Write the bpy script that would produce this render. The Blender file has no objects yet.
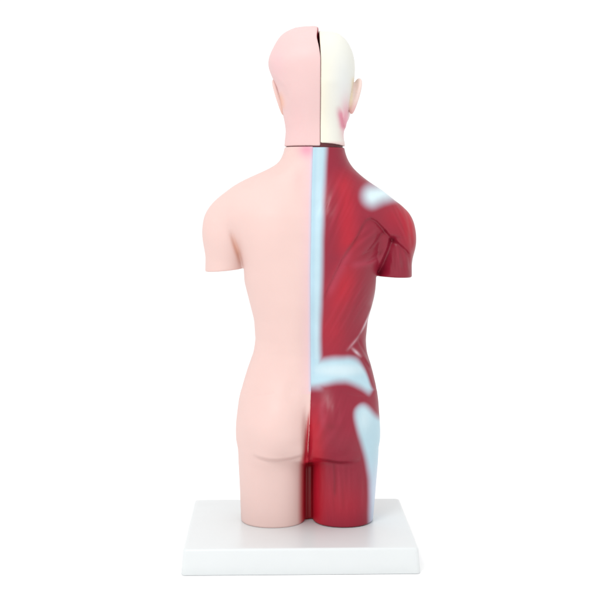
import bpy, math
import numpy as np

C = bpy.data.collections.new("scene_objects")
bpy.context.scene.collection.children.link(C)
scn = bpy.context.scene
S = 0.0008            # metres per model unit (the whole model is about 45 cm tall)
HB = 24.0             # thickness of the board in model units
ZC = 339.0            # camera height above the board top

# ------------------------------------------------------------------ camera
cam_d = bpy.data.cameras.new("camera")
cam = bpy.data.objects.new("camera", cam_d)
C.objects.link(cam)
cam.location = (0, -1200 * S, (ZC + HB) * S)
cam.rotation_euler = (math.pi / 2, 0, 0)
cam_d.sensor_width = 36
cam_d.lens = 72
cam_d.shift_y = -0.2
cam_d.clip_start = 0.01
cam_d.clip_end = 200
scn.camera = cam

# ------------------------------------------------------------------ light
w = bpy.data.worlds.new("World")
scn.world = w
w.use_nodes = True
bg = w.node_tree.nodes["Background"]
bg.inputs[0].default_value = (1, 1, 1, 1)
bg.inputs[1].default_value = 1.12


def area(name, loc, target, size, power, col=(1, 1, 1)):
    d = bpy.data.lights.new(name, 'AREA')
    d.shape = 'RECTANGLE'
    d.size, d.size_y = size
    d.energy = power
    d.color = col
    o = bpy.data.objects.new(name, d)
    C.objects.link(o)
    o.location = loc
    from mathutils import Vector
    o.rotation_euler = (Vector(target) - Vector(loc)).to_track_quat('-Z', 'Y').to_euler()
    return o


area("softbox_key", (-0.6, -1.2, 1.35), (0, 0, 0.22), (0.5, 0.5), 11.0)
area("softbox_top", (0.1, -0.1, 1.5), (0, 0, 0.2), (0.8, 0.8), 2.0)

scn.view_settings.view_transform = 'Standard'
scn.view_settings.look = 'None'
scn.view_settings.exposure = 0
scn.view_settings.gamma = 1
scn.render.engine = 'CYCLES'


# ------------------------------------------------------------------ materials
def new_mat(name):
    m = bpy.data.materials.new(name)
    m.use_nodes = True
    return m, m.node_tree, m.node_tree.nodes["Principled BSDF"]


def painted(name, rough=0.38, bump=0.1, scale=90, stretch=(1, 1, 1), sss=0.0, wob=0.03, spec=0.5):
    """vinyl with airbrushed paint: the paint pattern is a colour attribute"""
    m, nt, b = new_mat(name)
    N, L = nt.nodes, nt.links
    at = N.new("ShaderNodeAttribute"); at.attribute_name = "paint"
    tc = N.new("ShaderNodeTexCoord")
    mp = N.new("ShaderNodeMapping"); mp.inputs['Scale'].default_value = stretch
    L.new(tc.outputs['Object'], mp.inputs[0])
    n1 = N.new("ShaderNodeTexNoise"); n1.inputs['Scale'].default_value = scale
    n1.inputs['Detail'].default_value = 4
    L.new(mp.outputs[0], n1.inputs['Vector'])
    n2 = N.new("ShaderNodeTexNoise"); n2.inputs['Scale'].default_value = scale * 14
    n2.inputs['Detail'].default_value = 2
    L.new(tc.outputs['Object'], n2.inputs['Vector'])
    # small uneven coverage of the paint
    hs = N.new("ShaderNodeHueSaturation")
    mr = N.new("ShaderNodeMapRange")
    mr.inputs['From Min'].default_value = 0.3; mr.inputs['From Max'].default_value = 0.7
    mr.inputs['To Min'].default_value = 1 - wob; mr.inputs['To Max'].default_value = 1 + wob
    L.new(n1.outputs[0], mr.inputs[0]); L.new(mr.outputs[0], hs.inputs['Value'])
    L.new(at.outputs['Color'], hs.inputs['Color']); L.new(hs.outputs[0], b.inputs['Base Color'])
    r = N.new("ShaderNodeMapRange")
    r.inputs['From Min'].default_value = 0.3; r.inputs['From Max'].default_value = 0.7
    r.inputs['To Min'].default_value = rough - 0.05; r.inputs['To Max'].default_value = rough + 0.08
    L.new(n1.outputs[0], r.inputs[0]); L.new(r.outputs[0], b.inputs['Roughness'])
    b1 = N.new("ShaderNodeBump"); b1.inputs['Strength'].default_value = bump
    b1.inputs['Distance'].default_value = 0.002
    L.new(n1.outputs[0], b1.inputs['Height'])
    b2 = N.new("ShaderNodeBump"); b2.inputs['Strength'].default_value = bump * 0.5
    b2.inputs['Distance'].default_value = 0.0001
    L.new(n2.outputs[0], b2.inputs['Height']); L.new(b1.outputs[0], b2.inputs['Normal'])
    L.new(b2.outputs[0], b.inputs['Normal'])
    b.inputs['Specular IOR Level'].default_value = spec
    if sss:
        b.inputs['Subsurface Weight'].default_value = sss
        b.inputs['Subsurface Radius'].default_value = (1.0, 0.45, 0.35)
        b.inputs['Subsurface Scale'].default_value = 0.003
    return m


def plain(name, col, rough=0.4, wob=0.02, scale=60, bump=0.05):
    m, nt, b = new_mat(name)
    N, L = nt.nodes, nt.links
    tc = N.new("ShaderNodeTexCoord")
    n1 = N.new("ShaderNodeTexNoise"); n1.inputs['Scale'].default_value = scale
    n1.inputs['Detail'].default_value = 4
    L.new(tc.outputs['Object'], n1.inputs['Vector'])
    mx = N.new("ShaderNodeMix"); mx.data_type = 'RGBA'
    mx.inputs[6].default_value = (*[c * (1 - wob) for c in col], 1)
    mx.inputs[7].default_value = (*[min(1, c * (1 + wob)) for c in col], 1)
    L.new(n1.outputs[0], mx.inputs[0]); L.new(mx.outputs[2], b.inputs['Base Color'])
    b.inputs['Roughness'].default_value = rough
    bp = N.new("ShaderNodeBump"); bp.inputs['Strength'].default_value = bump
    bp.inputs['Distance'].default_value = 0.0005
    L.new(n1.outputs[0], bp.inputs['Height']); L.new(bp.outputs[0], b.inputs['Normal'])
    return m


M_SKIN = painted("painted_skin_vinyl", rough=0.5, bump=0.06, scale=45, sss=0.12, wob=0.012, spec=0.35)
M_MUSC = painted("painted_muscle_vinyl", rough=0.36, bump=0.10, scale=50, stretch=(1.3, 1, 0.7), wob=0.04, spec=0.34)
M_BONE = painted("painted_bone_vinyl", rough=0.5, bump=0.04, scale=60, wob=0.01, spec=0.35)
M_BASE = plain("white_plastic_board", (0.628, 0.654, 0.658), rough=0.3)
M_FLOOR = plain("white_sweep", (0.93, 0.93, 0.93), rough=0.9, wob=0.003, bump=0)
M_JOINT = plain("dark_red_vinyl", (0.09, 0.008, 0.014), rough=0.5)

# ------------------------------------------------------------------ setting
def link_mesh(name, v, f, mat, parent=None, smooth=True):
    me = bpy.data.meshes.new(name)
    v = np.asarray(v, dtype=np.float32); f = np.asarray(f, dtype=np.int32)
    me.vertices.add(len(v)); me.vertices.foreach_set("co", v.ravel())
    k = f.shape[1]
    me.loops.add(f.size); me.loops.foreach_set("vertex_index", f.ravel())
    me.polygons.add(len(f))
    me.polygons.foreach_set("loop_start", np.arange(0, f.size, k, dtype=np.int32))
    me.polygons.foreach_set("loop_total", np.full(len(f), k, dtype=np.int32))
    me.update(calc_edges=True)
    me.validate()
    me.polygons.foreach_set("use_smooth", np.full(len(me.polygons), smooth))
    me.materials.append(mat)
    o = bpy.data.objects.new(name, me)
    C.objects.link(o)
    if parent: o.parent = parent
    return o


fl = link_mesh("floor", [(-40, -40, 0), (40, -40, 0), (40, 40, 0), (-40, 40, 0)], [(0, 1, 2, 3)], M_FLOOR, smooth=False)
fl["kind"] = "structure"

# ------------------------------------------------------------------ the model
root = bpy.data.objects.new("anatomical_model", None)
C.objects.link(root)
root.empty_display_size = 0.05
root["label"] = "half pink skin, half red muscle torso with split head, fixed on a white board"
root["category"] = "anatomical model"

# ---- board: rounded slab, sides flaring to the foot, turned a little
def rounded_rect(hx, hy, r, n=8):
    pts = []
    for cx, cy, a0 in ((hx - r, hy - r, 0), (-hx + r, hy - r, 90), (-hx + r, -hy + r, 180), (hx - r, -hy + r, 270)):
        for i in range(n + 1):
            a = math.radians(a0 + 90 * i / n)
            pts.append((cx + r * math.cos(a), cy + r * math.sin(a)))
    return pts


rings = []
prof = [(-14, 0.0, 3), (-1.0, 0.0, 4), (0.0, 0.35, 4), (0.25, 1.0, 4), (-0.35, 9, 4), (-1.3, 21.5, 4), (-1.7, 22.8, 4), (-2.4, 23.6, 4), (-3.4, 23.95, 4), (-5, 24, 4), (-25, 24, 3)]
for dx, z, r in prof:
    rings.append([(x, y, z) for x, y in rounded_rect(110.0 + dx, 87.5 + dx, r)])
n = len(rings[0])
bv = [p for r_ in rings for p in r_]
ca, sa = math.cos(math.radians(1.3)), math.sin(math.radians(1.3))
bv = [((x * ca - y * sa - 1.0) * S, (x * sa + y * ca - 10.0) * S, z * S) for x, y, z in bv]
bf = []
for i in range(len(rings) - 1):
    for j in range(n):
        a, b_ = i * n + j, i * n + (j + 1) % n
        bf.append((a, b_, b_ + n, a + n))
me = bpy.data.meshes.new("base_board")
me.from_pydata(bv, [], bf + [tuple(reversed(range(n))), tuple(range((len(rings) - 1) * n, len(rings) * n))])
me.update()
for p in me.polygons: p.use_smooth = len(p.vertices) == 4
me.materials.append(M_BASE)
board = bpy.data.objects.new("base_board", me)
C.objects.link(board); board.parent = root


# ---- implicit-surface tools
def table(rows, z, sig=2.5, sharp_above=None, more=0):
    if more: return [table(rows, z, sig, sharp_above)[0], table(rows, z, more, sharp_above)[1]]
    """rows of (row, value...) down the model -> smooth functions of height z; row = 519 - z"""
    rows = np.array(rows, dtype=float)
    t = np.arange(rows[0, 0] - 10, rows[-1, 0] + 10, 0.25)
    out = []
    ker = np.exp(-0.5 * (np.arange(-40, 41) * 0.25 / sig) ** 2) if sig else None
    for c in range(1, rows.shape[1]):
        v = np.interp(t, rows[:, 0], rows[:, c]); v0 = v
        if sig:
            vp = np.pad(v, 40, mode='edge')
            v = np.convolve(vp, ker / ker.sum(), mode='valid')
        if sharp_above is not None:      # keep the crown crisp, smooth the rest
            k_ = np.clip((t - sharp_above) / 12, 0, 1)
            v = v0 * (1 - k_) + v * k_
        out.append(np.interp(519.0 - z, t, v))
    return out


def norm_field(f, h):
    gx, gy, gz = np.gradient(f, h)
    g = np.sqrt(gx * gx + gy * gy + gz * gz)
    return f / np.maximum(g, 1e-4)


def loft(X, Y, L, R, B, F, n, h):
    L, R, B, F = [a[None, None, :] for a in (L, R, B, F)]
    cx, a = (L + R) / 2, np.maximum((R - L) / 2, 0.3)
    q = np.maximum((F - B) / 2, 0.3)
    cy = (F + B) / 2
    f = (np.abs((X - cx) / a) ** n + np.abs((Y - cy) / q) ** n + 1e-9) ** (1.0 / n) - 1
    return norm_field(f.astype(np.float32) * np.minimum(a, q), h)


def smin(a, b, k):
    hh = np.clip(0.5 + 0.5 * (b - a) / k, 0, 1)
    return b * (1 - hh) + a * hh - k * hh * (1 - hh)


def smax(a, b, k): return -smin(-a, -b, k)


def ellipsoid(X, Y, Z, c, r):
    k0 = np.sqrt(((X - c[0]) / r[0]) ** 2 + ((Y - c[1]) / r[1]) ** 2 + ((Z - c[2]) / r[2]) ** 2)
    k1 = np.sqrt(((X - c[0]) / r[0] ** 2) ** 2 + ((Y - c[1]) / r[1] ** 2) ** 2 + ((Z - c[2]) / r[2] ** 2) ** 2)
    return k0 * (k0 - 1) / np.maximum(k1, 1e-6)


def roundcone(X, Y, Z, a, b, ra, rb, sy=1.0):
    a, b = np.array(a, float), np.array(b, float)
    d = b - a
    t = ((X - a[0]) * d[0] + (Y - a[1]) * d[1] + (Z - a[2]) * d[2]) / d.dot(d)
    t = np.clip(t, 0, 1)
    r = ra + (rb - ra) * t
    return np.sqrt((X - a[0] - t * d[0]) ** 2 + ((Y - a[1] - t * d[1]) / sy) ** 2 + (Z - a[2] - t * d[2]) ** 2) - r


def surface_nets(F, org, h, smooth=2):
    F = np.pad(F, 1, constant_values=5.0)
    org = np.array(org) - h
    s = F < 0
    nx, ny, nz = F.shape
    cnt = np.zeros((nx - 1, ny - 1, nz - 1), np.float32)
    acc = np.zeros((3, nx - 1, ny - 1, nz - 1), np.float32)
    def sl(d, o): return slice(o, d - 1 + o)
    dims = (nx, ny, nz)
    for ax in range(3):
        oth = [i for i in range(3) if i != ax]
        for o1 in (0, 1):
            for o2 in (0, 1):
                off0 = [0, 0, 0]; off0[oth[0]] = o1; off0[oth[1]] = o2
                off1 = list(off0); off1[ax] = 1
                i0 = tuple(sl(dims[i], off0[i]) for i in range(3))
                i1 = tuple(sl(dims[i], off1[i]) for i in range(3))
                m = s[i0] != s[i1]
                f0, f1 = F[i0][m], F[i1][m]
                t = f0 / (f0 - f1)
                cnt[m] += 1
                for k in range(3):
                    acc[k][m] += t if k == ax else off0[k]
    act = cnt > 0
    idx = -np.ones(cnt.shape, np.int64)
    idx[act] = np.arange(act.sum())
    ijk = np.argwhere(act).T.astype(np.float32)
    V = np.stack([(ijk[k] + acc[k][act] / cnt[act]) * h + org[k] for k in range(3)], 1)
    faces = []
    for ax in range(3):
        a1, a2 = (ax + 1) % 3, (ax + 2) % 3
        lo = [slice(1, d - 1) for d in dims]; lo[ax] = slice(0, dims[ax] - 1)
        hi = list(lo); hi[ax] = slice(1, dims[ax])
        s0, s1 = s[tuple(lo)], s[tuple(hi)]
        m = s0 != s1
        p = np.argwhere(m)
        base = p.copy(); base[:, a1] += 1; base[:, a2] += 1
        def cell(d1, d2):
            q = base.copy(); q[:, a1] -= d1; q[:, a2] -= d2
            return idx[q[:, 0], q[:, 1], q[:, 2]]
        quad = np.stack([cell(1, 1), cell(0, 1), cell(0, 0), cell(1, 0)], 1)
        flip = ~s0[m]
        quad[flip] = quad[flip][:, ::-1]
        faces.append(quad)
    Fc = np.concatenate(faces)
    E = np.concatenate([Fc[:, [0, 1]], Fc[:, [1, 2]], Fc[:, [2, 3]], Fc[:, [3, 0]]])
    for it in range(smooth):
        for lam in (0.5, -0.52):
            a = np.zeros_like(V); c = np.zeros(len(V), np.float32)
            for k in range(3):
                a[:, k] = np.bincount(E[:, 0], V[E[:, 1], k], len(V)) + np.bincount(E[:, 1], V[E[:, 0], k], len(V))
            c = np.bincount(E[:, 0], minlength=len(V)) + np.bincount(E[:, 1], minlength=len(V))
            V = V + lam * (a / c[:, None] - V)
    return V.astype(np.float32), Fc


def grid(x0, x1, y0, y1, z0, z1, h):
    x = np.arange(x0, x1 + h, h, dtype=np.float32); y = np.arange(y0, y1 + h, h, dtype=np.float32)
    z = np.arange(z0, z1 + h, h, dtype=np.float32)
    return x, y, z, x[:, None, None], y[None, :, None], z[None, None, :]


def sample(F, x, y, z, V):
    """field value at arbitrary points"""
    g = [np.clip((V[:, k].astype(float) - a[0]) / (a[1] - a[0]), 0, len(a) - 1.001) for k, a in enumerate((x, y, z))]
    i = [q.astype(int) for q in g]; f = [q - n_ for q, n_ in zip(g, i)]
    out = 0
    for a in (0, 1):
        for b in (0, 1):
            for c in (0, 1):
                wt = (f[0] if a else 1 - f[0]) * (f[1] if b else 1 - f[1]) * (f[2] if c else 1 - f[2])
                out = out + wt * F[i[0] + a, i[1] + b, i[2] + c]
    return out


def sstep(a, b, x):
    t = np.clip((x - a) / (b - a), 0, 1)
    return t * t * (3 - 2 * t)


def cdist(px, py, pts):
    """distance to a polyline, position along it 0..1 and signed side"""
    pts = np.array(pts, float)
    seg = np.sqrt(((pts[1:] - pts[:-1]) ** 2).sum(1)); tot = seg.sum(); acc = 0
    bd = np.full(px.shape, 1e9); bt = np.zeros(px.shape); bs = np.zeros(px.shape)
    for i in range(len(pts) - 1):
        a, d = pts[i], pts[i + 1] - pts[i]
        t = np.clip(((px - a[0]) * d[0] + (py - a[1]) * d[1]) / d.dot(d), 0, 1)
        qx, qy = px - a[0] - t * d[0], py - a[1] - t * d[1]
        dd = np.sqrt(qx * qx + qy * qy)
        m = dd < bd
        sg = np.sign(d[0] * (py - a[1]) - d[1] * (px - a[0]))
        bd = np.where(m, dd, bd); bt = np.where(m, (acc + t * seg[i]) / tot, bt); bs = np.where(m, sg, bs)
        acc += seg[i]
    return bd, bt, bs


def curve(v, xs, ys, sig=4.0):
    """smoothly rounded polyline y(x)"""
    t = np.arange(xs[0] - 4 * sig, xs[-1] + 4 * sig, 0.5)
    ker = np.exp(-0.5 * (np.arange(-int(8 * sig), int(8 * sig) + 1) * 0.5 / sig) ** 2)
    q = np.pad(np.interp(t, xs, ys), int(8 * sig), mode='edge')
    return np.interp(v, t, np.convolve(q, ker / ker.sum(), mode='valid'))


def line(px, py, pts, w, fade=0.12):
    d, t, s_ = cdist(px, py, pts)
    e = np.clip(np.minimum(t, 1 - t) / fade, 0, 1) if fade else 1.0
    return np.exp(-(d / w) ** 2) * e


def ledge(px, py, pts, w, fall, fade=0.15, side=1):
    """raised on one side of the curve, dying away over 'fall'"""
    d, t, s_ = cdist(px, py, pts)
    sd = d * s_ * side
    e = np.clip(np.minimum(t, 1 - t) / fade, 0, 1)
    e = e * e * (3 - 2 * e)
    return sstep(-w, w, sd) * np.exp(-np.clip(sd, 0, None) / fall) * e


def blob(px, py, cx, cy, rx, ry, ang=0.0, p=2):
    c, s_ = math.cos(math.radians(ang)), math.sin(math.radians(ang))
    u = (px - cx) * c + (py - cy) * s_; v = -(px - cx) * s_ + (py - cy) * c
    return np.exp(-(((u / rx) ** 2 + (v / ry) ** 2) ** (p / 2)))


def rows_of(x, z):
    """flat coordinates of the back: x across (300 = middle), y down"""
    k = 1.0 + 0.034 * np.clip(1 - (x / 118.0) ** 2, 0, 1)
    return np.broadcast_arrays(300 + x * k + 0 * z, 180 + (ZC - z) * k)


def seam(py):
    return np.interp(py, [140, 150, 200, 270, 390, 420, 450, 520], [314.5, 313.5, 312, 311, 311.5, 310.5, 309, 309])


# ---- torso field -----------------------------------------------------------
H = 0.85
x, y, z, X, Y, Z = grid(-104, 122, -66, 62, -3, 378, H)
TR = [  # row, left, right, back, front
    (137, 285, 344.5, -26, 26), (150, 284.5, 345, -27, 26), (158, 281.5, 347.5, -29, 27), (163, 278.5, 350, -30, 28),
    (169, 269, 354.5, -31, 28), (175, 255, 361, -32, 28), (182, 240, 370, -34, 29), (189, 229, 381, -37, 32), (196, 222, 390, -40, 36), (205, 217, 396, -43, 40), (215, 218, 398, -46, 43), (230, 226, 392, -48, 46),
    (250, 237, 383, -48, 49), (268, 243, 379.5, -47, 49), (280, 244, 378, -45, 48), (300, 249, 374, -42, 46),
    (320, 254, 368.5, -37, 44), (340, 255.3, 366.5, -33, 42), (352, 253.5, 367.5, -32, 41), (370, 247, 373, -34, 40),
    (385, 242.5, 376.5, -37, 40), (400, 239, 378.5, -40, 40), (428, 237, 379.5, -41, 38), (440, 237.5, 379, -39, 36),
    (449, 240, 376, -35, 34), (456, 246, 370, -28, 30), (461, 254, 362, -8, 22), (468, 262, 352, 0, 16), (530, 275, 335, 0, 10)]
L_, R_, B_, F_ = table(TR, z)
trunk = loft(X, Y, L_ - 300, R_ - 300, B_, F_, 2.25, H)
# thighs
T1 = [(380, 247, 300, -28, 30), (420, 238.5, 303, -38, 36), (445, 238, 304.5, -37, 36), (460, 238.5, 305.2, -35, 36), (490, 240, 305.0, -33.5, 35), (530, 241.5, 305.0, -31.5, 34)]
T2 = [(380, 318, 372, -28, 30), (420, 314, 377.5, -38, 36), (445, 313, 379, -37, 36), (460, 311.6, 378.5, -35, 36), (490, 311.4, 376, -33.5, 35), (530, 311.8, 372.5, -31.5, 34)]
l1, r1, b1, f1 = table(T1, z); l2, r2, b2, f2 = table(T2, z)
thigh_l = np.maximum(loft(X, Y, l1 - 300, r1 - 300, b1, f1, 2.15, H), Z - 125)
thigh_r = np.maximum(loft(X, Y, l2 - 300, r2 - 300, b2, f2, 2.15, H), Z - 125)
bridge = np.maximum(np.maximum(np.abs(X - 8) - 9, np.abs(Y - 9) - 11), Z - 60)
arm_l = smin(roundcone(X, Y, Z, (-71.5, 1, 297), (-77.3, 3, 232), 22.5, 17.9, 1.12), ellipsoid(X, Y, Z, (-72, 1, 287), (25.5, 27, 33)), 6)
arm_r = smin(roundcone(X, Y, Z, (88, 1, 291), (96, 3, 226), 24.0, 16.9, 1.12), ellipsoid(X, Y, Z, (88.5, 1, 281), (27.6, 28, 35)), 6)
kt = (1.4 + 5.0 * sstep(66, 85, Z)).astype(np.float32)
body = smin(trunk, thigh_l, kt); body = smin(body, thigh_r, kt)
body = smin(body, bridge, 1.5)
ka = (2.5 + 6.5 * sstep(270, 300, Z)).astype(np.float32)
body = smin(body, arm_l, ka); body = smin(body, arm_r, ka)
del trunk, thigh_l, thigh_r, bridge, arm_l, arm_r

# relief of the back, drawn on the (x, z) sheet
PX, PY = rows_of(x[:, None].astype(float), z[None, :].astype(float))
h = np.zeros(PX.shape)
mu = sstep(-1, 2, PX - seam(PY))                 # 1 on the muscle side
# both sides: buttocks, fold under them, cleft
for cx_, lo, hi in ((273, 258, 304), (343, 314, 356)):
    h += 11.0 * blob(PX, PY, cx_ + (3 if cx_ < 300 else -3), 428, 25, 32, 0, 2.6)
def fold(px, py, xc, hw, yc, sag):
    """soft crease under a buttock: bulge above, thigh below"""
    u = (px - xc) / hw
    yf = yc - sag * u ** 2
    wgt = np.clip(1 - np.abs(u) ** 2.4, 0, 1)
    up = yf - py
    return wgt * (3.6 * sstep(-3.2, 3.0, up) * np.exp(-np.clip(up, 0, None) / 16) - 0.9 * np.exp(-((up + 1.5) / 3.0) ** 2))


h += 1.25 * fold(PX, PY, 279.5, 28, 459.5, 5.5) + fold(PX, PY, 336, 25, 461.5, 3.0)
h -= 7.5 * sstep(400, 438, PY) * (1 - sstep(458, 468, PY)) * np.exp(-((PX - 306.6) / 3.4) ** 2)
h -= 3.0 * sstep(380, 405, PY) * (1 - sstep(440, 460, PY)) * np.exp(-((PX - 309) / 12) ** 2)
# spine furrow, shoulder blades, waist
h -= 2.2 * np.exp(-((PX - 316) / 13) ** 2) * sstep(170, 210, PY) * (1 - sstep(370, 400, PY))
h += 3.2 * blob(PX, PY, 268, 232, 22, 30, 12, 2.6)
h += 1.6 * blob(PX, PY, 357, 240, 20, 28, -14)
h += 1.8 * blob(PX, PY, 294, 330, 11, 60) + 1.8 * blob(PX, PY, 336, 330, 11, 60)
h -= 1.4 * blob(PX, PY, 291, 392, 7, 9) + 0.8 * blob(PX, PY, 262, 300, 12, 26, -12)
h -= 1.2 * line(PX, PY, [(227, 210), (231, 225), (234, 240), (238, 256), (241, 272)], 4.0, 0.4)
h -= 2.2 * line(PX, PY, [(230.5, 229), (233.5, 241), (237.5, 254), (241, 269)], 1.8, 0.35)
# muscle side
hm = np.zeros(PX.shape)
delt = [(362, 224), (366, 219.5), (370.5, 217.5), (376, 220.5), (383, 228), (390, 236.5), (398, 243), (406, 250), (413, 259)]
hm += 3.0 * ledge(PX, PY, delt, 2.0, 12, 0.16, side=-1)
hm -= 0.9 * line(PX, PY, [(a - .6, b + .8) for a, b in delt], 1.7, 0.3)
trap = [(368, 218.5), (362, 225), (356, 237), (350, 246), (342, 258), (335, 272), (328, 287), (322, 303)]
hm += 2.4 * ledge(PX, PY, trap, 2.0, 11, 0.15, side=1)
hm -= 0.5 * line(PX, PY, [(a + 1, b) for a, b in trap], 1.5)
hm -= 0.9 * line(PX, PY, [(387, 229), (380, 235), (375, 242), (369, 250), (361, 256)], 1.5)
hm -= 0.6 * line(PX, PY, [(389, 240), (383, 250), (374, 257), (366, 262)], 1.6)
lat = [(384, 254), (378, 258.5), (369, 262), (358, 264.5), (348, 265.5), (338, 267)]
hm += 1.9 * ledge(PX, PY, lat, 1.8, 12, 0.2, side=-1)
hm -= 6.5 * ledge(PX, PY, [(391, 233), (390, 240), (387, 250), (383, 261), (377.5, 277)], 2.4, 6.5, 0.12, side=-1)
hm -= 1.6 * line(PX, PY, [(392, 236), (390.5, 248), (387, 260), (383, 275)], 4.5, 0.1)
hm -= 1.2 * blob(PX, PY, 391.0, 240, 4, 3.5)
for pts, a_ in (([(398, 243), (401, 256), (404, 272)], 0.8), ([(404, 247), (408, 258), (410, 272)], 0.7), ([(394, 246), (394, 260), (393, 274)], 0.5),
                ([(404, 205), (408, 222), (410, 240), (410, 254)], 0.5), ([(396, 208), (401, 222), (404, 236)], 0.5)):
    hm -= a_ * line(PX, PY, pts, 1.8, 0.25)
fl1 = [(374, 305), (369, 318), (363, 331), (355, 343), (346, 354)]
hm += 1.5 * ledge(PX, PY, fl1, 1.3, 9, 0.12, side=1)
hm += 1.0 * ledge(PX, PY, [(352, 348), (358, 355), (366, 362), (373, 373)], 1.2, 8, 0.15, side=-1)
hm -= 0.7 * line(PX, PY, [(358, 339), (362, 348), (367, 357), (372, 366)], 1.3)
# fibres: fine uneven ridges along each muscle
def fibres(ang, wl, seed, px, py):
    rng = np.random.RandomState(seed)
    a = math.radians(ang)
    v = (px - 340) * math.cos(a) + (py - 300) * math.sin(a)      # along the fibre
    u = -(px - 340) * math.sin(a) + (py - 300) * math.cos(a)     # across
    out = 0
    for k in range(7):
        w_ = wl * rng.uniform(0.6, 2.2)
        out = out + np.sin(2 * math.pi * (u + 3 * np.sin(v / rng.uniform(18, 40) + rng.uniform(0, 6))) / w_ + rng.uniform(0, 6)) * (0.6 + 0.4 * np.sin(v / rng.uniform(10, 25) + rng.uniform(0, 6)))
    return out / 7


reg = {
    'trap': (blob(PX, PY, 338, 205, 20, 42, 12, 4), 112, 5.0, 3, 0.55),
    'traptop': (blob(PX, PY, 350, 178, 20, 14, 25, 4), 35, 5.0, 4, 0.35),
    'lat': (blob(PX, PY, 345, 308, 20, 40, 12, 4), 118, 6.0, 5, 0.55),
    'infra': (blob(PX, PY, 366, 244, 15, 17, 30, 4), 145, 4.5, 6, 0.6),
    'delt': (blob(PX, PY, 402, 222, 13, 26, -12, 4), 68, 4.5, 7, 0.6),
    'tric': (blob(PX, PY, 400, 262, 12, 12, 0, 4), 84, 4.5, 8, 0.7),
    'glut': (blob(PX, PY, 335, 424, 20, 32, 0, 4), 116, 6.0, 9, 0.5),
    'ham': (blob(PX, PY, 340, 492, 26, 28, 0, 5), 90, 6.0, 10, 0.55)}
for m_, an, wl, sd, am in reg.values():
    hm += 0.5 * am * m_ * fibres(an, wl, sd, PX, PY)
hm += 3.4 * blob(PX, PY, 368, 238, 10, 14, 25, 3) + 1.6 * blob(PX, PY, 352, 300, 14, 34, 12, 3) + 1.5 * blob(PX, PY, 334, 205, 11, 36, 8, 3)
hm += 1.6 * blob(PX, PY, 403, 224, 10, 22, -14, 3) + 1.5 * blob(PX, PY, 397, 262, 5, 14, 0) + 1.2 * blob(PX, PY, 408, 264, 4, 12, 0)
# gluteal fibres
for k_ in range(6):
    x0_ = 326 + k_ * 7
    hm -= 0.35 * line(PX, PY, [(x0_, 392), (x0_ - 3 + k_ * .5, 405), (x0_ - 5 + k_, 420), (x0_ - 4 + 2 * k_, 438)], 2.4, 0.45)
hm -= 0.8 * line(PX, PY, [(333.5, 461), (334.5, 478), (335, 500)], 1.4, 0.2)
for x0_ in (323, 346, 355, 363):
    hm -= 0.25 * line(PX, PY, [(x0_, 466), (x0_ + 1, 490), (x0_ - 1, 516)], 1.8, 0.3)
hm += 0.5 * ledge(PX, PY, [(357, 400), (359, 420), (364, 438), (368, 458), (370, 490)], 3.0, 12, 0.3, side=1)
h += hm * mu
back = 1 - sstep(-14, 8, y)[None, :, None]
F0 = body - (h[:, None, :] * back).astype(np.float32)
for cut_ in (np.maximum(np.maximum(Z - (519 - 270.0) - 0.09 * (X + 76), X + 56.0), 195 - Z),
             np.maximum(np.maximum(Z - (519 - 277.0) + 0.05 * (X - 95), 76.0 - X), 195 - Z)):
    F0 = smax(F0, -cut_, 1.5)
F0 = smax(F0, Z - (519 - 147.2), 1.4)
F0 = smax(F0, -Z - 0.2, 1.6)
sm = ((seam(PY) - 300) / 1.03)[:, None, :].astype(np.float32)
F_skin = smax(F0, X - sm, 1.8)
F_musc = smax(F0 + 0.55, (sm - 5) - X, 1.0)
Vs, Fs = surface_nets(F_skin, (x[0], y[0], z[0]), H)
Vm, Fm = surface_nets(F_musc, (x[0], y[0], z[0]), H)
del F0, F_skin, F_musc, body


def mixc(a, b, t):
    return a + (np.array(b) - a) * t[:, None]


def add_paint(o, col):
    ca_ = o.data.color_attributes.new("paint", 'FLOAT_COLOR', 'POINT')
    rgba = np.ones((len(col), 4), np.float32); rgba[:, :3] = np.clip(col, 0, 1)
    ca_.data.foreach_set("color", rgba.ravel())


SKIN = (0.665, 0.476, 0.440)
BLUE = (0.385, 0.550, 0.625)
RED = (0.41, 0.006, 0.020)
CRIM = (0.225, 0.008, 0.026)

# skin side paint
px, py = rows_of(Vs[:, 0].astype(float), Vs[:, 2].astype(float))
yb = 1 - sstep(-12, 6, Vs[:, 1].astype(float))
col = np.tile(np.array(SKIN), (len(px), 1))
col = mixc(col, (0.68, 0.45, 0.50), 0.6 * np.exp(-((px - seam(py)) / 8.0) ** 2) * (py < 395))
col = mixc(col, (0.45, 0.51, 0.66), 0.8 * sstep(-4.5, 0.8, px - seam(py)) * (py < 392))
col = mixc(col, (0.64, 0.16, 0.30), 0.6 * blob(px, py, 306.5, 149, 8, 8))
col = mixc(col, (0.66, 0.35, 0.36), 0.2 * blob(px, py, 298, 180, 5, 14))
# orange bounce light in the armpit crease, painted into the colour
col = mixc(col, (0.66, 0.33, 0.22), 0.6 * line(px, py, [(231, 232), (234, 243), (237.5, 255), (240, 268)], 2.6, 0.4))
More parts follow.
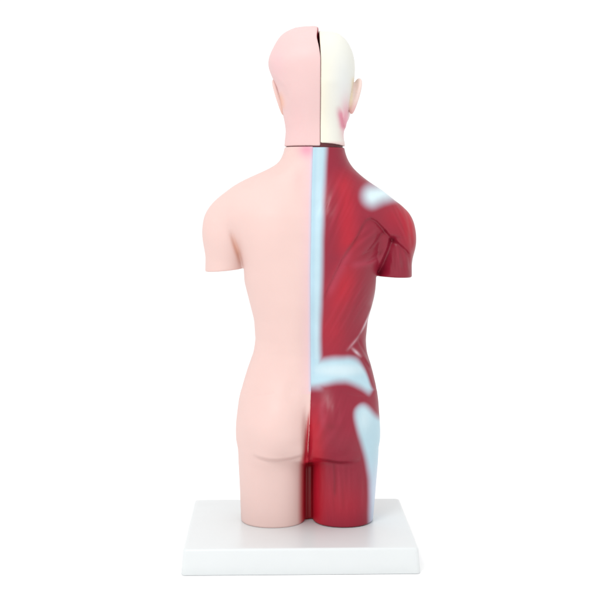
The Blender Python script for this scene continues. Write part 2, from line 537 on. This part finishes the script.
# red sprayed into the cleft and down the inner thigh
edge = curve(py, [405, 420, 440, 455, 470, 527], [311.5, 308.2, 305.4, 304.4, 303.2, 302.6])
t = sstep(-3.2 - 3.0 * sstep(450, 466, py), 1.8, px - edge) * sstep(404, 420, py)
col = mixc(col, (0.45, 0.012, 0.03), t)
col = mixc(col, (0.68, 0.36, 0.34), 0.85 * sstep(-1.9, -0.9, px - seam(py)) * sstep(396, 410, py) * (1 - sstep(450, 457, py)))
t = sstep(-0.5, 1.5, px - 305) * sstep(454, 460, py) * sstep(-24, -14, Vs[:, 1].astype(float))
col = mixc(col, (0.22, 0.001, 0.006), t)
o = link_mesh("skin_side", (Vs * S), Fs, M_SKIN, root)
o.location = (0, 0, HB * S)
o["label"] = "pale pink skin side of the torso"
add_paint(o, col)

# muscle side paint
px, py = rows_of(Vm[:, 0].astype(float), Vm[:, 2].astype(float))
Vy = Vm[:, 1].astype(float)
col = np.tile(np.array(CRIM), (len(px), 1))
col = mixc(col, RED, 0.7 * line(px, py, [(342, 165), (346, 200), (347, 240), (340, 260)], 11, 0.2))
col = mixc(col, RED, 0.8 * blob(px, py, 344, 286, 12, 26, 14))
col = mixc(col, RED, 0.5 * blob(px, py, 332, 330, 16, 30))
col = mixc(col, RED, 0.8 * blob(px, py, 409, 226, 8, 24, -6))
col = mixc(col, RED, 0.4 * blob(px, py, 395, 215, 14, 14))
col = mixc(col, RED, 0.9 * line(px, py, [(319, 392), (316, 412), (314, 430), (316, 455), (316, 560)], 9, 0.2))
col = mixc(col, RED, 0.45 * blob(px, py, 340, 505, 26, 22))
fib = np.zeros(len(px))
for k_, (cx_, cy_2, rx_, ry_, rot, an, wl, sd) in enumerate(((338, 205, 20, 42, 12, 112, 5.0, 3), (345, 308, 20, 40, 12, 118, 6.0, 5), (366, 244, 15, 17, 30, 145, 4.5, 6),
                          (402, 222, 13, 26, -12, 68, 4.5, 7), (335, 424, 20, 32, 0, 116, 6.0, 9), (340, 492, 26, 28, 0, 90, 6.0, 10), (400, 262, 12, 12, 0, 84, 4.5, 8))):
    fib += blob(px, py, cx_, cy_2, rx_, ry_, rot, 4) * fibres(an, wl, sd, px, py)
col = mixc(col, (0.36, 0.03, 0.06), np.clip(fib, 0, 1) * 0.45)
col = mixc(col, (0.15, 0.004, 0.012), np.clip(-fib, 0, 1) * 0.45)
col = mixc(col, (0.36, 0.03, 0.06), 0.7 * line(px, py, [(352, 245), (340, 268), (326, 298)], 4, 0.2))
col = mixc(col, (0.33, 0.035, 0.065), 0.6 * line(px, py, [(384, 254), (369, 262), (348, 265.5)], 3.5, 0.2))
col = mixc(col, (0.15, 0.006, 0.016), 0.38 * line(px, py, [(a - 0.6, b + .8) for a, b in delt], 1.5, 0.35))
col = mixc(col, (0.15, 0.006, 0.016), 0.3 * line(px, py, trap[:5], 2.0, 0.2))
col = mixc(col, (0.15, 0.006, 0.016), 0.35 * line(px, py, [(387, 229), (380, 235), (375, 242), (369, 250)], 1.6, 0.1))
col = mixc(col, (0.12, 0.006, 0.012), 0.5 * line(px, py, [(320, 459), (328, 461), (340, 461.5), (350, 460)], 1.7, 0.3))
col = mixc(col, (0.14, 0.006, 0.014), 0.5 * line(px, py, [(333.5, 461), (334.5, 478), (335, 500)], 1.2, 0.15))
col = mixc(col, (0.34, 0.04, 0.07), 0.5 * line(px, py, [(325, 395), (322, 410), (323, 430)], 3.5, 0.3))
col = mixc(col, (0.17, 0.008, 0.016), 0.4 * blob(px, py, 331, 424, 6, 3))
# thin pale tendon lines on the flank
col = mixc(col, (0.62, 0.44, 0.50), 0.6 * line(px, py, [(372, 312), (369, 320), (365, 328), (360, 337)], 1.2, 0.4))
col = mixc(col, (0.66, 0.54, 0.60), 0.7 * line(px, py, [(351, 348), (357, 354), (363, 360)], 1.5, 0.5))
col = mixc(col, (0.60, 0.32, 0.38), 0.45 * line(px, py, [(361, 336), (354, 344), (346, 353)], 1.4, 0.4))
# airbrushed light blue: spine strip, iliac band, hip stripe, shoulder crest
so = 2.6
jx = 0.9 * fibres(60, 30, 21, px, py)      # uneven hand of the airbrush
jy = 1.5 * fibres(140, 22, 23, px, py)
px0, py0 = px, py
px, py = px + jx, py + jy
rs = curve(py, [147, 165, 200, 240, 280, 340, 360, 395], [326.4, 325.0, 322.9, 321.9, 321.1, 319.6, 320.5, 322])
t = 1 - sstep(-so - 1, so + 1.6, px - rs)
t = t * (1 - sstep(378, 395, py))
yc = curve(px, [300, 312, 322, 335, 348, 356, 362, 367, 371], [376, 375.5, 373.5, 370.5, 370, 373, 377, 383, 392], 2.5)
wd = curve(px, [300, 330, 350, 358, 364, 368, 371, 375], [12, 12, 11.5, 11, 9, 6.5, 3, -5], 2)
band = 1 - sstep(-5.0, 5.0, np.abs(py - yc) * np.interp(px, [345, 370], [1, 0.85]) - wd)
t = np.maximum(t, band)
lft = curve(py, [396, 400, 404, 412, 420, 430, 445, 460, 480, 530], [372, 362, 356.5, 354, 355.2, 358, 362.5, 366.5, 370, 370.5])
rgt = curve(py, [396, 402, 408, 416, 424, 432], [358, 364, 369, 375, 383, 400])
t = np.maximum(t, (1 - sstep(-4.2, 4.2, smax(smax(lft - px, (px - rgt) * 0.8, 7), (402.5 - py) * 1.0, 9))))
d, tt, _s = cdist(px, py, [(373, 196), (382, 193.5), (394, 192.5)])
wd = 8.5 - 3.5 * np.clip((px - 371) / 21, 0, 1)
t2 = (1 - sstep(-7.0, 8.5, d - wd))
t = np.maximum(t, t2)
front_ok = 1 - sstep(10, 24, Vy)
px, py = px0, py0
# a mauve halo where the blue overlaps the red, then the blue
col = mixc(col, (0.33, 0.12, 0.19), 0.5 * np.clip(4 * t * (1 - t), 0, 1) * front_ok)
bl = np.array(BLUE)[None, :] * np.ones((len(px), 1))
bl = mixc(bl, (0.60, 0.72, 0.75), 0.8 * t2)
bl = mixc(bl, (0.55, 0.66, 0.70), 0.75 * blob(px, py, 340, 371, 26, 6, 0, 3))
bl = mixc(bl, (0.52, 0.64, 0.68), 0.6 * blob(px, py, 364, 418, 7, 12))
bl = mixc(bl, (0.50, 0.54, 0.68), 0.7 * sstep(450, 495, py) * (px > 350))
bl = mixc(bl, (0.52, 0.64, 0.68), 0.25 * np.exp(-((px - seam(py) - 5) / 2.5) ** 2) * (py < 360))
bl = mixc(bl, (0.33, 0.49, 0.61), 0.35 * (np.exp(-((px - seam(py) - 2.0) / 1.8) ** 2)) * (py < 375))
tf = (t * front_ok)[:, None]
col = col * (1 - tf) + bl * tf
# deep in the groove between the thighs and on the front it is plain dark red
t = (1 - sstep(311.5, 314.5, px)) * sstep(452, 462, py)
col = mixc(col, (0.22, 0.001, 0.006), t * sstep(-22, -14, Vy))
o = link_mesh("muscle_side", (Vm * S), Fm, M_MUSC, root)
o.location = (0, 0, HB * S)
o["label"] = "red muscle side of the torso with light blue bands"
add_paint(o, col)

# ---- neck joint between torso and head
def ellipse_prism(name, cx, cy, rx, ry, z0, z1, mat, parent):
    k = 48
    v = [((cx + rx * math.cos(2 * math.pi * i / k)) * S, (cy + ry * math.sin(2 * math.pi * i / k)) * S, zz * S) for zz in (z0, z1) for i in range(k)]
    me_ = bpy.data.meshes.new(name)
    me_.from_pydata(v, [], [(i, (i + 1) % k, k + (i + 1) % k, k + i) for i in range(k)] + [tuple(reversed(range(k))), tuple(range(k, 2 * k))])
    me_.materials.append(mat)
    o_ = bpy.data.objects.new(name, me_); C.objects.link(o_); o_.parent = parent
    return o_


ellipse_prism("neck_joint", 14.5, -0.5, 28.2, 24.5, HB + 366, HB + 378, M_JOINT, root)

# ---- head halves -----------------------------------------------------------
HH = 0.8
MID = 19.9
x, y, z, X, Y, Z = grid(-40, 22, -54, 62, 368, 496, HH)
HL = [(26.5, -2, -2), (26.9, 0.5, 0.5), (27.3, 12, 9), (28.5, 25, 17), (30.5, 31, 22), (33, 36, 26.5), (37, 40.2, 31), (42, 43.4, 35), (50, 47.6, 39.5),
      (56, 50.4, 42), (61, 51.8, 43.5), (67, 51.6, 44), (72, 50.0, 44), (79, 46.6, 43.5), (88, 43.5, 42), (100, 40.5, 38), (112, 37.5, 34),
      (122, 35.3, 30), (131, 33.9, 27.5), (138, 34.8, 26.5), (160, 37, 26)]
a_, q_ = table(HL, z, 3.2, 29, 6)
cy_ = curve(519 - z, [27, 60, 90, 120, 146], [-2, 0, 3, 4, 0], 7)
hl = loft(X, Y, MID - a_, MID + a_, cy_ - q_, cy_ + q_, 2.15, HH)
face = smin(ellipsoid(X, Y, Z, (4, 26, 414), (22, 27, 26)), ellipsoid(X, Y, Z, (MID, 46, 427), (6, 11, 13)), 6)
hl = smin(hl, smax(face, 398 - Z, 4), 8)
PXh = 300 + x[:, None] + 0 * z[None, :]; PYh = 519 - z[None, :] + 0 * x[:, None]
hh_ = 1.4 * blob(PXh, PYh, 284, 64, 9, 14) - 1.3 * line(PXh, PYh, [(287, 84), (288, 98), (288, 112), (291, 124)], 3.6, 0.3) + 0.8 * blob(PXh, PYh, 303, 128, 8, 20) + 1.3 * ledge(PXh, PYh, [(266, 76), (276, 80), (284, 88), (288, 98), (289, 112)], 2.5, 14, 0.35, side=-1)
hl = hl - (hh_[:, None, :] * (1 - sstep(-10, 10, y))[None, :, None]).astype(np.float32)
hl = np.maximum(hl, Z - (519 - 27.0))
outer = hl
wedge = curve(z, [519 - 60, 519 - 50, 519 - 41, 519 - 34, 519 - 28], [0, 1.0, 2.6, 1.6, 0.4], 1.8)[None, None, :] * (1 - sstep(-30, -12, Y))
lean = 0.05 * np.clip(Z - (519 - 62), 0, 60)
hl = smax(hl, X - (MID - 0.1 - lean - wedge), (1.2 + 3.0 * sstep(481, 491, Z)).astype(np.float32))
hl = smax(hl, (519 - 146.4) - Z, 1.0)
V, Fc = surface_nets(hl, (x[0], y[0], z[0]), HH)
px, py = 300 + V[:, 0].astype(float), 519 - V[:, 2].astype(float)
col = np.tile(np.array(SKIN) * np.array((1.0, 0.965, 1.02)), (len(px), 1))
col = mixc(col, (0.68, 0.42, 0.45), 0.4 * blob(px, py, 277, 66, 8, 16))
col = mixc(col, (0.66, 0.38, 0.40), 0.16 * blob(px, py, 296, 120, 10, 20))
col = mixc(col, (0.70, 0.38, 0.25), 0.6 * line(px, py, [(279.5, 92), (281.5, 102), (283, 111)], 2.8, 0.3))  # tan shadow behind the ear, put into the colour
col = mixc(col, (0.32, 0.008, 0.025), 1 - sstep(-2.0, -0.9, sample(outer, x, y, z, V)))
hlo = link_mesh("skin_head_half", V * S, Fc, M_SKIN, root)
hlo.location = (0, 0, HB * S)
hlo["label"] = "pale pink skin half of the head"
add_paint(hlo, col)

x, y, z, X, Y, Z = grid(17, 64, -54, 62, 368, 494, HH)
HR = [(31.0, -2, -2), (31.6, 0.5, 0.5), (32.0, 8, 10), (33.2, 16, 18), (35.5, 21, 24), (39, 25.3, 30), (44, 28.7, 34.5), (51, 32.2, 39), (60, 34.6, 42),
      (70, 35.2, 43), (78, 34.5, 42.5), (88, 33.2, 41), (100, 31.0, 37), (112, 28.4, 33), (122, 26.2, 29.5), (131, 24.8, 27.5), (140, 24.2, 26.5), (147, 25.4, 26), (160, 26, 26)]
a_, q_ = table(HR, z, 3.2, 34, 6)
cy_ = curve(519 - z, [27, 60, 90, 120, 146], [-2, 0, 3, 4, 0], 7)
hr = loft(X, Y, MID - a_, MID + a_, cy_ - q_, cy_ + q_, 2.15, HH)
face = smin(ellipsoid(X, Y, Z, (32, 22, 414), (20, 30, 26)), ellipsoid(X, Y, Z, (MID, 46, 427), (6, 11, 13)), 6)
hr = smin(hr, smax(face, 398 - Z, 4), 8)
PXh = 300 + x[:, None] + 0 * z[None, :]; PYh = 519 - z[None, :] + 0 * x[:, None]
hh_ = -1.8 * line(PXh, PYh, [(338, 106), (340, 118), (344, 132), (345, 142)], 2.2, 0.25) + 1.2 * line(PXh, PYh, [(343, 110), (345, 122), (346, 134)], 2.4, 0.3) + 0.8 * blob(PXh, PYh, 330, 84, 12, 6)
hr = hr - (hh_[:, None, :] * (1 - sstep(-6, 12, y))[None, :, None]).astype(np.float32)
hr = np.maximum(hr, Z - (519 - 31.7))
outer = hr
hr = smax(hr, (MID + 0.15 - 0.05 * np.clip(Z - (519 - 62), 0, 60) + 0 * Z) - X, 1.2)
hr = smax(hr, (519 - 143.6) - Z - 0.0052 * np.clip(X - 21, 0, 30) ** 2, 1.2)
V, Fc = surface_nets(hr, (x[0], y[0], z[0]), HH)
px, py = 300 + V[:, 0].astype(float), 519 - V[:, 2].astype(float)
Vy = V[:, 1].astype(float)
col = np.tile(np.array((0.69, 0.685, 0.62)), (len(px), 1))
col = mixc(col, (0.74, 0.70, 0.55), 0.55 * np.exp(-((px - 321) / 7.0) ** 2) * (py > 35))
col = mixc(col, (0.68, 0.71, 0.72), 0.6 * blob(px, py, 343, 88, 9, 30))
col = mixc(col, (0.72, 0.60, 0.35), 0.6 * np.exp(-((px - 353) / 2.2) ** 2) * sstep(76, 82, py) * (1 - sstep(100, 110, py)))
mus = line(px, py, [(338.5, 106), (340, 114), (342, 124), (344.5, 136)], 3.8, 0.3)
mus = np.maximum(mus, 0.95 * blob(px, py, 345.5, 121, 5.5, 18))
col = mixc(col, (0.66, 0.22, 0.31), 0.9 * mus * (1 - sstep(0, 20, Vy)))
col = mixc(col, (0.32, 0.008, 0.025), 1 - sstep(-2.0, -0.9, sample(outer, x, y, z, V)))
col = mixc(col, (0.68, 0.50, 0.48), 0.8 * sstep(140.5, 144.5, py) * sstep(325, 332, px))
hro = link_mesh("skull_head_half", V * S, Fc, M_BONE, root)
hro.location = (0, 0, HB * S)
hro["label"] = "cream bone half of the head with pink muscle at the nape"
add_paint(hro, col)


# ---- ears
def ear(parent, cx, cz, cy, side, tilt, flare, rz_, base, tint, mat, name="ear"):
    hh = 0.5
    x, y, z, X, Y, Z = grid(cx - 16, cx + 16, cy - 18, cy + 18, cz - 22, cz + 22, hh)
    xx, yy, zz = (X - cx) * side, Y - cy, Z - cz
    c, s_ = math.cos(math.radians(tilt)), math.sin(math.radians(tilt))
    xx, zz = xx * c - zz * s_, xx * s_ + zz * c
    c, s_ = math.cos(math.radians(flare)), math.sin(math.radians(flare))
    xx, yy = xx * c + yy * s_, -xx * s_ + yy * c
    wid = 10.5 * (0.78 + 0.30 * np.clip(zz / rz_, -1, 1))
    q = np.sqrt((yy / wid) ** 2 + (zz / rz_) ** 2) + 0 * xx
    disc = (q - 1) * 8.5
    plate = smax(disc, np.abs(xx - 1.2 * q ** 2) - 1.4, 1.5)
    rim = np.sqrt(((q - 0.9) * 9) ** 2 + (xx - 1.6) ** 2) - 1.7
    f = smin(plate, rim, 1.5)
    root_ = np.sqrt(((yy + 0) / 6.0) ** 2 + ((zz + 1) / (rz_ * 0.86)) ** 2) - 1
    f = smin(f, np.maximum(root_ * 5, np.abs(xx + 3.5) - 4.5), 3)
    V_, F_c = surface_nets(f.astype(np.float32), (x[0], y[0], z[0]), hh)
    px_, py_ = 300 + V_[:, 0].astype(float), 519 - V_[:, 2].astype(float)
    col_ = np.tile(np.array(base), (len(px_), 1))
    col_ = mixc(col_, tint[0], 0.6 * np.exp(-(((px_ - 300 - cx) * side + 3.5) / 2.2) ** 2))
    col_ = mixc(col_, tint[1], 0.6 * sstep(cz * -1 + 519 + 4, cz * -1 + 519 + rz_, py_))
    o_ = link_mesh(name, V_ * S, F_c, mat, parent)
    add_paint(o_, col_)
    return o_


ear(hro, 54.0, 423.3, -2, 1, 13, 16, 16.2, (0.70, 0.55, 0.51), ((0.72, 0.62, 0.36), (0.66, 0.33, 0.36)), M_SKIN)
ear(hlo, -20.0, 422.5, 2, -1, 16, 8, 16.5, SKIN, ((0.70, 0.42, 0.30), (0.70, 0.42, 0.35)), M_SKIN)
